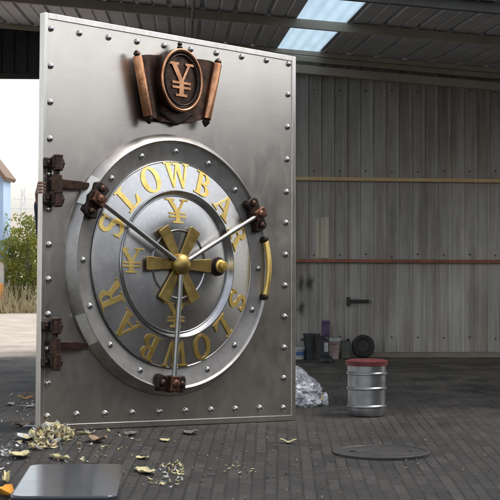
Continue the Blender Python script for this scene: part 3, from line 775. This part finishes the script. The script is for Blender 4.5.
# silver wrapped bundle
def lump(name, loc, size, mat, seed, amp=.25, fr=2.5, rz=0, sub=5):
    bm = bmesh.new(); bmesh.ops.create_icosphere(bm, subdivisions=sub, radius=1)
    for v in bm.verts:
        p = v.co.copy(); d = 1+amp*noise.noise(p*fr+Vector((seed, 0, 0)))+amp*.8*(.5-abs(noise.noise(p*fr*2.2+Vector((0, seed, 0)))))+amp*.35*noise.noise(p*fr*6)
        v.co = Vector((p.x*size[0], p.y*size[1], p.z*size[2]))*d
        v.co.z = max(v.co.z, -size[2]*.62)
    zmin = min(v.co.z for v in bm.verts)
    for v in bm.verts: v.co.z -= zmin
    me = bpy.data.meshes.new(name); bm.to_mesh(me); bm.free(); me.materials.append(mat)
    for p in me.polygons: p.use_smooth = True
    o = bpy.data.objects.new(name, me); COL.objects.link(o); o.location = loc; o.rotation_euler = (0, 0, rz); return o
bag = empty('wrapped_bundle', (.40, 12.1, -.004), .1)
tag(bag, 'crumpled silver plastic wrapped bundle lying on the floor right of the vault door', 'bundle')
def film(name, loc, size, seed, sub, parent, lean):
    bm = bmesh.new(); bmesh.ops.create_icosphere(bm, subdivisions=sub, radius=1); rf = random.Random(seed)
    for v in bm.verts:
        p = v.co.copy(); d = 1+.16*noise.noise(p*1.6+Vector((seed, 0, 0)))+.20*abs(noise.noise(p*3.1+Vector((0, seed, 0))))+.12*abs(noise.noise(p*7+Vector((seed, 2, 0))))+rf.uniform(-.018, .018)
        x, y, z = p.x*size[0]*d, p.y*size[1]*d, p.z*size[2]*d
        z *= 1-lean*p.x
        v.co = Vector((x, y, max(z, -size[2]*.55)))
    zm = min(v.co.z for v in bm.verts)
    for v in bm.verts: v.co.z -= zm
    me = bpy.data.meshes.new(name); bm.to_mesh(me); bm.free(); me.materials.append(M['foil'])
    o = bpy.data.objects.new(name, me); COL.objects.link(o); o.parent = parent; o.location = loc; return o
film('wrapping', (-.08, 0, 0), (.235, .2, .185), 3, 4, bag, .45)
film('wrapping_fold', (.02, -.15, 0), (.10, .07, .07), 8, 4, bag, .2)
film('tied_end', (.155, -.09, 0), (.045, .05, .062), 5, 3, bag, -.3)
q = MB(); q.tube([(.135, -.10, .02), (.14, -.135, .05), (.15, -.12, .085)], [.012, .014, .010], 8); q.build('tie', M['husk'], bag)

def pail(name, loc, r, hh, mat, label, cat, rim_mat=None, ribs=(.3, .72), taper=.93, lid_mat=None, handle=False, band=None):
    t = empty(name, loc); tag(t, label, cat)
    pr = [(r*taper*.97, 0), (r*taper, .006)]
    for k in ribs: rk = r*(taper+(1-taper)*k); pr += [(rk, hh*k-.012), (rk+.010, hh*k-.004), (rk+.010, hh*k+.004), (rk, hh*k+.012)]
    pr += [(r, hh-.012), (r+.008, hh-.008), (r+.008, hh), (r-.004, hh), (r*.94, hh*.7), (r*.9, hh*.66)]
    q = MB(); q.lathe(pr, None, 36); q.build('pail_body', mat, t)
    if lid_mat: q = MB(); q.lathe([(r+.012, hh-.02), (r+.014, hh+.012), (r*.9, hh+.020), (.01, hh+.018)], None, 36); q.build('lid', lid_mat, t)
    if band: q = MB(); q.lathe([(r*.97+.006, hh*.35), (r*.98+.006, hh*.68)], None, 36, cap=False); q.build('label_band', band, t)
    if handle:
        q = MB(); q.tube([(r*1.05*math.cos(a_), -.25*r-.02, hh*.86-.55*hh*math.sin(a_)*.5) for a_ in [PI*i/16 for i in range(17)]], .004, 8); q.build('wire_handle', M['tin'], t)
    return t
pail('metal_pail', (.853, 11.33, 0), .142, .385, M['tin'], 'ribbed silver metal pail with dried red paint round its top, standing at the right', 'pail', ribs=(.18, .52, .80), taper=.95, lid_mat=M['redpaint'])
pail('plastic_pail', (.905, 16.9, 0), .072, .215, M['pinkpail'], 'small pinkish white smeared plastic pail beside black bins at the back wall', 'pail', ribs=(.8,), taper=.84, lid_mat=M['whiteplastic'], handle=True)
pail('plastic_pail', (.535, 16.86, 0), .060, .125, M['whiteplastic'], 'squat white pail with a blue band just right of the vault door by the wall', 'pail', ribs=(.85,), taper=.92, lid_mat=M['whiteplastic'], band=M['blueband'])
# black bins
bn1 = empty('black_bin', (.670, 16.86, 0)); tag(bn1, 'taller black open plastic bin against the back wall', 'bin')
q = MB(); q.lathe([(.075, 0), (.090, .26), (.098, .262), (.098, .278), (.086, .278), (.072, .02)], Matrix.Rotation(PI/4, 4, 'Z'), 4 if False else 28); q.build('bin_body', M['blackplastic'], bn1)
for s_ in (-1, 1):
    q = MB(); q.box((s_*.100-.018, -.025, .20), (s_*.100+.018, .025, .225)); q.build('grip', M['blackplastic'], bn1, bevel=.005)
bn2 = empty('black_canister', (.785, 16.62, 0)); tag(bn2, 'shorter black canister with a white label in front of the taller bin', 'canister')
q = MB(); q.box((-.062, -.05, 0), (.062, .05, .235)); q.build('canister_body', M['blackplastic'], bn2, smooth=0, bevel=.018, seg=3)
q = MB(); q.lathe([(.026, .234), (.026, .262), (.020, .268)], Matrix.Translation((-.02, 0, 0)), 18); q.build('cap', M['blackplastic'], bn2)
q = MB(); q.box((.008, -.0525, .10), (.050, -.0495, .20)); q.build('label_sheet', M['whiteplastic'], bn2, smooth=0)
q = MB(); q.tube([(.02, 0, .232), (.02, 0, .285), (.055, 0, .285), (.055, 0, .228)], .008, 8); q.build('carry_handle', M['blackplastic'], bn2)
o = lump('black_sack', (.80, 16.33, 0), (.07, .06, .045), M['blackplastic'], 4.4, .3, 2.4, sub=4); tag(o, 'small shiny black sack lying in front of the black canister', 'sack')
pc = empty('purple_carton', (.835, 17.10, .055)); tag(pc, 'narrow purple carton standing upright behind the pails', 'carton')
q = MB(); q.box((-.045, -.022, 0), (.045, .022, .33)); q.build('carton_body', M['purple'], pc, smooth=0, bevel=.003)
q = MB(); q.box((-.045, -.022, .331), (.045, -.016, .36), Matrix.Rotation(.1, 4, 'X')); q.build('flap', M['purple'], pc, smooth=0)
gt = empty('oil_tin', (1.045, 16.95, 0)); tag(gt, 'grey green rectangular tin between pink pail and black tyre', 'tin')
q = MB(); q.box((-.052, -.04, 0), (.052, .04, .195)); q.build('tin_body', M['greengrey'], gt, smooth=0, bevel=.008)
q = MB(); q.lathe([(.017, .195), (.017, .214), (.012, .218)], Matrix.Translation((.028, 0, 0)), 16); q.build('cap', M['scorch'], gt)
q = MB(); q.tube([(-.04, 0, .194), (-.04, 0, .222), (.0, 0, .222), (.0, 0, .194)], .005, 8); q.build('carry_handle', M['tin'], gt)
ty = empty('small_tyre', (1.235, 16.93, 0)); tag(ty, 'small black tyre leaning upright against the back wall', 'tyre')
q = MB(); R0 = .122
mt = Matrix.Translation((0, 0, R0+.012)) @ Matrix.Rotation(math.radians(80), 4, 'X')
q.lathe([(R0*.55, -.035), (R0*.75, -.046), (R0*.95, -.040), (R0*1.03, -.022), (R0*1.03, -.008), (R0*.99, -.005), (R0*.99, .005), (R0*1.03, .008), (R0*1.03, .022), (R0*.95, .040), (R0*.75, .046), (R0*.55, .035)], mt, 40, closed=True); q.build('tread', M['rubber'], ty)
q = MB(); q.lathe([(R0*.545, -.028), (R0*.50, -.028), (R0*.40, -.008), (.018, -.006), (.018, .006), (R0*.40, .008), (R0*.50, .028), (R0*.545, .028)], mt, 32); q.build('rim', M['lid'], ty)
ld = empty('iron_lid', (.78, 9.2, gz(.78, 9.2)+.001)); tag(ld, 'flat round dark iron lid lying on the brick floor at the right', 'lid')
q = MB(); q.lathe([(.29, -.02), (.29, .012), (.282, .016), (.268, .016), (.264, .011), (.02, .011)], None, 56); q.build('lid_plate', M['lid'], ld)
for k in range(2):
    q = MB(); q.lathe([(.022, .0112), (.022, .0145), (.016, .0145), (.016, .0112)], Matrix.Translation((.17*(2*k-1), 0, 0)), 16); q.build('lifting_hole', M['scorch'], ld)

# ---- scraps
def scrap(name, x, y, mat, L, Wd, curl, rz, label, cat, seed, zoff=0):
    n = 8; q = MB()
    for off in (0, .004):
        for i in range(n+1):
            t = i/n; w = Wd/2*(1-.55*abs(2*t-1)**2.2)*(1+.3*noise.noise(Vector((t*4, seed, 0))))
            zz = .006+.42*curl*abs(2*t-1)**1.6+.010*noise.noise(Vector((t*3, seed, 5)))
            for s_ in (-1, 0, 1): q.v.append((L*(t-.5), s_*w+.25*Wd*noise.noise(Vector((t*2, seed, 9))), zz+off+(.3*Wd*curl/.03*.3 if s_ else 0)))
    K = (n+1)*3
    for i in range(n):
        for s_ in (0, 1):
            a_ = i*3+s_; q.f += [(a_, a_+1, a_+4, a_+3), (K+a_, K+a_+3, K+a_+4, K+a_+1)]
        for s_ in (0, 2): a_ = i*3+s_; q.f.append((a_, a_+3, K+a_+3, K+a_))
    for i in (0, n): q.f += [(i*3, i*3+1, K+i*3+1, K+i*3), (i*3+1, i*3+2, K+i*3+2, K+i*3+1)]
    zmin = min(v[2] for v in q.v); q.v = [(a_, b_, c_-zmin) for a_, b_, c_ in q.v]
    o = q.build(name, mat, None, smooth=60); o.location = (x, y, gz(x, y)-.001+zoff); o.rotation_euler = (0, 0, rz)
    return tag(o, label, cat, 'scraps lying on the brick floor')
def heap(name, x, y, rx, ry, hz, n, mats, label, cat, size=(.03, .075), seed=1):
    rnd = random.Random(seed); groups = [MB() for _ in mats]
    for k in range(n):
        rr = rnd.random()**.6; a_ = rnd.uniform(0, 2*PI); px, py = rx*rr*math.cos(a_), ry*rr*math.sin(a_)
        zz = gz(x+px, y+py)-gz(x, y)+hz*(1-rr)*rnd.random()+.004
        l = rnd.uniform(*size); w = l*rnd.uniform(.3, .6)
        mt_ = Matrix.Translation((px, py, zz+w*.3)) @ Matrix.Rotation(rnd.uniform(0, 6.3), 4, 'Z') @ Matrix.Rotation(rnd.gauss(0, .5), 4, 'X') @ Matrix.Rotation(rnd.gauss(0, .5), 4, 'Y')
        g_ = groups[rnd.randrange(len(mats))]; nn = 5; vs = []
        for i in range(nn+1):
            t = i/nn; ww = w*.5*math.sin(PI*(.12+.76*t)); c = .5*w*(2*t-1)**2
            vs += [mt_ @ Vector((l*(t-.5), -ww, c)), mt_ @ Vector((l*(t-.5), 0, c-.15*w)), mt_ @ Vector((l*(t-.5), ww, c)), mt_ @ Vector((l*(t-.5), 0, c-.15*w-.004))]
        fs = []
        for i in range(nn):
            b0 = i*4
            fs += [(b0, b0+1, b0+5, b0+4), (b0+1, b0+2, b0+6, b0+5), (b0+2, b0+3, b0+7, b0+6), (b0+3, b0, b0+4, b0+7)]
        fs += [(0, 3, 2, 1), (nn*4, nn*4+1, nn*4+2, nn*4+3)]
        g_.add(vs, fs)
    root = groups[0].build(name, mats[0], None, smooth=50); root.location = (x, y, gz(x, y)-.003); tag(root, label, cat, kind='stuff')
    for g_, m_ in list(zip(groups, mats))[1:]:
        b0 = len(root.data.vertices)
    return root, groups
def heap_one(*a_, **k_):
    root, gs = heap(*a_, **k_)
    mats = a_[7]
    for i, g_ in enumerate(gs[1:]):                       # one object, several materials
        me = root.data; me.materials.append(mats[i+1])
        bm = bmesh.new(); bm.from_mesh(me); vv = [bm.verts.new(v) for v in g_.v]
        for f in g_.f:
            try: fc = bm.faces.new([vv[j] for j in f]); fc.material_index = i+1; fc.smooth = True
            except ValueError: pass
        bmesh.ops.recalc_face_normals(bm, faces=bm.faces); bm.to_mesh(me); bm.free()
    return root
heap_one('husk_heap', -1.19, 9.24, [.125][0], .42, .085, 190, [M['husk'], M['husk'], M['chip'], M['husk'], M['paper']], 'heap of pale yellow husks and chips at the bottom left corner of the vault door', 'husk heap', seed=3)
heap_one('crumb_patch', -.44, 8.26, .10, .40, .012, 55, [M['husk'], M['husk'], M['paper']], 'patch of pale crumbs on the bricks near the bench', 'crumbs', (.012, .035), seed=5)
heap_one('crumb_patch', -.05, 8.45, .10, .35, .006, 26, [M['dull'], M['husk']], 'thin sprinkle of crumbs on the bricks below the middle of the vault door', 'crumbs', (.010, .022), seed=8)
heap_one('crumb_patch', -1.36, 8.55, .07, .5, .02, 26, [M['paper'], M['dull']], 'grey and white rubble bits on the bricks left of the bench', 'rubble', (.025, .06), seed=11)
 
heap_one('litter_patch', -1.05, 9.05, .42, .75, .006, 120, [M['husk'], M['chip'], M['dull'], M['paper']], 'loose pale husk bits and grit spread round the heap at the door corner', 'litter', (.010, .035), seed=14)
heap_one('litter_patch', -1.75, 12.2, .40, 1.6, .006, 70, [M['paper'], M['chip'], M['dull']], 'loose grit and paper bits on the bricks left of the vault door', 'litter', (.012, .04), seed=17)
heap_one('litter_patch', .25, 8.9, 1.2, 1.5, .004, 260, [M['dull'], M['chip'], M['dull']], 'dark grit scattered over the foreground bricks', 'grit', (.006, .022), seed=19)
for a_ in (
 ('paper_scrap', -1.70, 11.9, M['paper'], .10, .07, .02, .4, 'white paper scrap close to the door edge, just below the orange brown peel', 'scrap', 1.),
 ('paper_scrap', -1.86, 12.0, M['paper'], .09, .06, .02, 1.2, 'white paper scrap farther left than the orange brown peel', 'scrap', 2.),
 ('peel_scrap', -1.81, 12.5, M['orangepeel'], .12, .06, .025, .2, 'orange brown peel lying left of the vault door', 'peel', 3.),
 ('leaf_scrap', -1.46, 9.92, M['chip'], .13, .08, .03, .7, 'brown curled leaf beside the husk heap', 'leaf', 4.),
 ('paper_scrap', -1.31, 9.15, M['paper'], .13, .20, .03, .1, 'larger torn white paper beside the husk heap', 'scrap', 5.),
 ('paper_scrap', -1.36, 9.7, M['paper'], .06, .12, .02, 1.8, 'small white paper scrap by the bottom left door corner', 'scrap', 6.),
 ('husk_strip', -1.285, 8.65, M['husk'], .11, .16, .03, .3, 'long pale husk strip behind the bench left side', 'husk', 7.),
 ('bark_chip', -.905, 9.17, M['chip'], .11, .12, .04, -.2, 'brown bark chip on the bricks below the door edge', 'bark chip', 8.),
 ('husk_strip', -1.025, 9.46, M['husk'], .03, .10, .02, 1.2, 'small pale husk below the door right of the heap', 'husk', 9.),
 ('husk_strip', -1.055, 8.6, M['husk'], .045, .16, .03, .9, 'short pale husk right behind the bench top', 'husk', 10.),
 ('leaf_scrap', -.565, 8.32, M['husk'], .07, .20, .02, .5, 'round yellowish leaf left of the pale crumbs', 'leaf', 11.),
 ('husk_strip', -.605, 8.72, M['husk'], .07, .06, .02, -.5, 'thin pale strip above the yellowish leaf', 'husk', 12.),
 ('bark_chip', -.515, 9.38, M['husk'], .06, .09, .02, .1, 'pale chip on the bricks below the bottom rod bracket', 'bark chip', 13.),
 ('stone_chip', -.735, 9.55, M['dull'], .08, .14, .02, .0, 'flat grey stone chip close under the door, left one', 'stone chip', 14.),
 ('stone_chip', -.375, 9.78, M['dull'], .09, .14, .02, .0, 'flat grey stone chip close under the door, right one', 'stone chip', 15.),
 ('curl_scrap', .235, 9.56, M['husk'], .10, .05, .03, .0, 'pale curled scrap on bricks below the right door corner', 'scrap', 16.),
 ('peel_scrap', -1.20, 7.62, M['orangepeel'], .085, .22, .04, .4, 'bright orange peel at the bottom left beside the bench', 'peel', 17.),
 ('husk_strip', -1.25, 7.95, M['husk'], .03, .30, .04, .1, 'long yellow husk strip above the bright orange peel', 'husk', 18.),
 ('paper_scrap', -1.10, 7.58, M['paper'], .05, .14, .03, .2, 'white scrap between orange peel and bench', 'scrap', 19.)):
    scrap(*a_)

# ------------------------------------------------------------------ outside the doorway
def leafy(mb, c, rx, ry, rz_, n, rnd, size=(.022, .048), seed=0.):
    for k in range(n):
        while True:
            p = Vector((rnd.uniform(-1, 1), rnd.uniform(-1, 1), rnd.uniform(-1, 1)))
            l = p.length
            if l > 1.05+.45*noise.noise(p*2.2+Vector((seed, 0, 0))): continue
            if noise.noise(Vector((p.x*rx*5, p.y*ry*5, p.z*rz_*5+seed))) < -.12: continue
            break
        P_ = Vector((c[0]+p.x*rx, c[1]+p.y*ry, c[2]+p.z*rz_)); s_ = rnd.uniform(*size)
        d = Vector((rnd.gauss(0, 1), rnd.gauss(0, 1), rnd.gauss(.5, 1))).normalized(); e = d.cross(Vector((rnd.gauss(0, 1), rnd.gauss(0, 1), rnd.gauss(0, 1)))).normalized()
        mb.add([P_-d*s_, P_+e*s_*.42, P_+d*s_, P_-e*s_*.42], [(0, 1, 2, 3)])
rnd = random.Random(21)
def bush(x, y, w, hh, n, mat, label, seed, nflower=0):
    t = empty('shrub', (x, y, 0)); tag(t, label, 'shrub', 'shrubs outside the doorway')
    q = MB(); leafy(q, (0, 0, hh*.54), w, w*.8, hh*.52, n, rnd, seed=seed); q.build('foliage', mat, t, smooth=0)
    s_ = MB()
    for k in range(9):
        a_ = rnd.uniform(0, 6.3); s_.tube([(0, 0, -.05), (.35*w*math.cos(a_), .3*w*math.sin(a_), hh*.4), (.75*w*math.cos(a_), .6*w*math.sin(a_), hh*rnd.uniform(.7, .95))], [.018, .012, .004], 6)
    s_.build('stem', M['twig'], t)
bush(-4.25, 29.6, .55, 1.75, 6200, M['leafy'], 'yellowish green bushy shrub outside between blue hut and vault door', 1.)
bush(-3.55, 30.2, .6, 1.95, 5800, M['leafg'], 'grey green shrub outside partly hidden behind the vault door edge', 4.)
bush(-4.75, 31.5, .6, 1.35, 3600, M['leafg'], 'low grey green shrub outside tucked beside the blue hut', 8.)
bush(-2.5, 30.6, .7, 1.7, 3600, M['leafy'], 'yellowish shrub outside hidden behind the vault door', 12.)
q = MB(); rg = random.Random(5)
for k in range(2600):
    x = rg.uniform(-6.2, -1.2); y = 28.0+abs(rg.gauss(0, .9)); hh = rg.uniform(.12, .55)*(1.1 if y > 28.4 else .6); a_ = rg.uniform(0, 6.3); w = .012
    dx, dy = math.cos(a_)*w, math.sin(a_)*w; bx, by = rg.gauss(0, .12), rg.gauss(0, .12)
    q.add([(x-dx, y-dy, -.03), (x+dx, y+dy, -.03), (x+bx*.5+dx*.7, y+by*.5+dy*.7, hh*.6), (x+bx*.5-dx*.7, y+by*.5-dy*.7, hh*.6), (x+bx, y+by, hh)], [(0, 1, 2, 3), (3, 2, 4)])
tag(q.build('dry_grass', M['dryleaf'], None, smooth=0), 'dry yellow grass fringe along the shrubs outside', 'grass', kind='stuff')

ht = empty('blue_hut', (-6.1, 29.4, 0)); tag(ht, 'small hut with pale blue wall, white base and rusty roof outside the doorway', 'hut')
hxr = 1.42
q = MB(); q.box((-2.2, 0, .98), (hxr, .9, 2.50)); q.build('wall', M['hutblue'], ht, smooth=0)
q = MB(); q.box((-2.23, -.02, -.05), (hxr+.012, .92, .98)); q.build('base_wall', M['hutwhite'], ht, smooth=0)
rgx, rgz = .25, 4.05
q = MB()
q.add([(rgx, -.25, rgz), (hxr+.05, -.25, 2.46), (hxr+.05, 1.05, 2.46), (rgx, 1.05, rgz), (rgx, -.25, rgz+.09), (hxr+.09, -.25, 2.52), (hxr+.09, 1.05, 2.52), (rgx, 1.05, rgz+.09)],
      [(0,3,2,1),(4,5,6,7),(0,1,5,4),(1,2,6,5),(2,3,7,6),(3,0,4,7)])
q.add([(rgx-.002, -.25, rgz), (-2.5, -.25, 2.36), (-2.5, 1.05, 2.36), (rgx-.002, 1.05, rgz), (rgx-.002, -.25, rgz+.09), (-2.52, -.25, 2.42), (-2.52, 1.05, 2.42), (rgx-.002, 1.05, rgz+.09)],
      [(0,1,2,3),(4,7,6,5),(0,4,5,1),(1,5,6,2),(2,6,7,3),(3,7,4,0)])
q.build('roof', M['hutroof'], ht, smooth=0)
q = MB(); q.prism([(-2.2, 2.502), (hxr, 2.502), (rgx, rgz-.05)], 0, .12, lambda x, z, t: (x, t+.005, z)); q.build('gable', M['hutblue'], ht, smooth=0)
q = MB(); q.box((-1.2, -.03, 1.3), (-.4, .012, 2.1)); wn = q.build('window', M['hutwhite'], ht, smooth=0, bevel=.01)
q = MB(); q.box((-1.14, -.045, 1.36), (-.82, -.031, 2.04)); q.box((-.78, -.045, 1.36), (-.46, -.031, 2.04)); q.build('pane', M['darkring'], wn, smooth=0)
oc = empty('orange_cabinet', (-5.35, 28.6, 0)); tag(oc, 'low orange cabinet in front of the blue hut base', 'cabinet')
q = MB(); q.box((-.8, 0, .03), (.73, .5, .52)); q.build('cabinet_body', M['orange'], oc, smooth=0, bevel=.01)
for x0, x1 in ((-.77, -.03), (-.01, .70)):
    q = MB(); q.box((x0, -.018, .07), (x1, -.001, .48)); dr = q.build('cabinet_door', M['orange'], oc, smooth=0, bevel=.006)
    q = MB(); q.box(((x0+x1)/2-.05, -.035, .36), ((x0+x1)/2+.05, -.018, .38)); q.build('handle', M['mast'], dr, smooth=0)
mt_ = empty('lattice_mast', (-21.5, 147, 1.)); tag(mt_, 'thin grey lattice mast far away on the pale skyline', 'mast')
q = MB()
for sx, sy in ((-1, -1), (1, -1), (1, 1), (-1, 1)): q.tube([(sx*.55, sy*.55, -2), (sx*.12, sy*.12, 5.6)], .028, 5)
for k in range(7):
    t0, t1 = k/7, (k+1)/7; w0 = .55-.43*t0; w1 = .55-.43*t1; z0, z1 = -1.5+7*t0, -1.5+7*t1
    q.tube([(-w0, -w0, z0), (w1, -w1, z1)], .02, 4); q.tube([(w0, -w0, z0), (-w1, -w1, z1)], .02, 4)
q.build('tower', M['mast'], mt_)
for z, l in ((4.6, .9), (3.7, 1.2)):
    q = MB(); q.tube([(-l, 0, z), (l, 0, z)], .035, 5); q.build('cross_arm', M['mast'], mt_)

# ------------------------------------------------------------------ camera, light, sky
cam = bpy.data.cameras.new('camera'); co = bpy.data.objects.new('camera', cam); COL.objects.link(co); scene.camera = co
co.location = (0, 0, 1.2417); co.rotation_euler = (PI/2, 0, 0)
cam.sensor_fit = 'HORIZONTAL'; cam.sensor_width = 36; cam.lens = 36*1550/500; cam.shift_x = 0; cam.shift_y = -.010
cam.clip_start = .1; cam.clip_end = 3000
SUN_EL, SUN_AZ = math.radians(60), math.radians(78)         # azimuth clockwise from +Y (the view direction)
sun = bpy.data.lights.new('sun', 'SUN'); so = bpy.data.objects.new('sun', sun); COL.objects.link(so)
sun.energy = 1.0; sun.angle = math.radians(18); sun.color = (1, .95, .87)
dirv = Vector((math.sin(SUN_AZ)*math.cos(SUN_EL), math.cos(SUN_AZ)*math.cos(SUN_EL), math.sin(SUN_EL)))
so.rotation_euler = dirv.to_track_quat('Z', 'Y').to_euler()
w = bpy.data.worlds.new('World'); scene.world = w; w.use_nodes = True
nt = w.node_tree; bg = nt.nodes['Background']
sky = nt.nodes.new('ShaderNodeTexSky'); sky.sky_type = 'NISHITA'; sky.sun_disc = False
sky.sun_elevation = SUN_EL; sky.sun_rotation = SUN_AZ; sky.air_density = 1.2; sky.dust_density = 2.0; sky.ozone_density = .8; sky.altitude = 50
hs = nt.nodes.new('ShaderNodeHueSaturation'); hs.inputs['Saturation'].default_value = .35
nt.links.new(sky.outputs[0], hs.inputs['Color']); nt.links.new(hs.outputs[0], bg.inputs[0]); bg.inputs[1].default_value = .15
scene.view_settings.view_transform = 'Standard'; scene.view_settings.look = 'None'; scene.view_settings.gamma = 1
scene.view_settings.use_curve_mapping = False; scene.view_settings.exposure = 1.05
scene.render.engine = 'CYCLES'
scene.cycles.max_bounces = 8; scene.cycles.transparent_max_bounces = 12
scene.render.resolution_x = 1024; scene.render.resolution_y = 1024
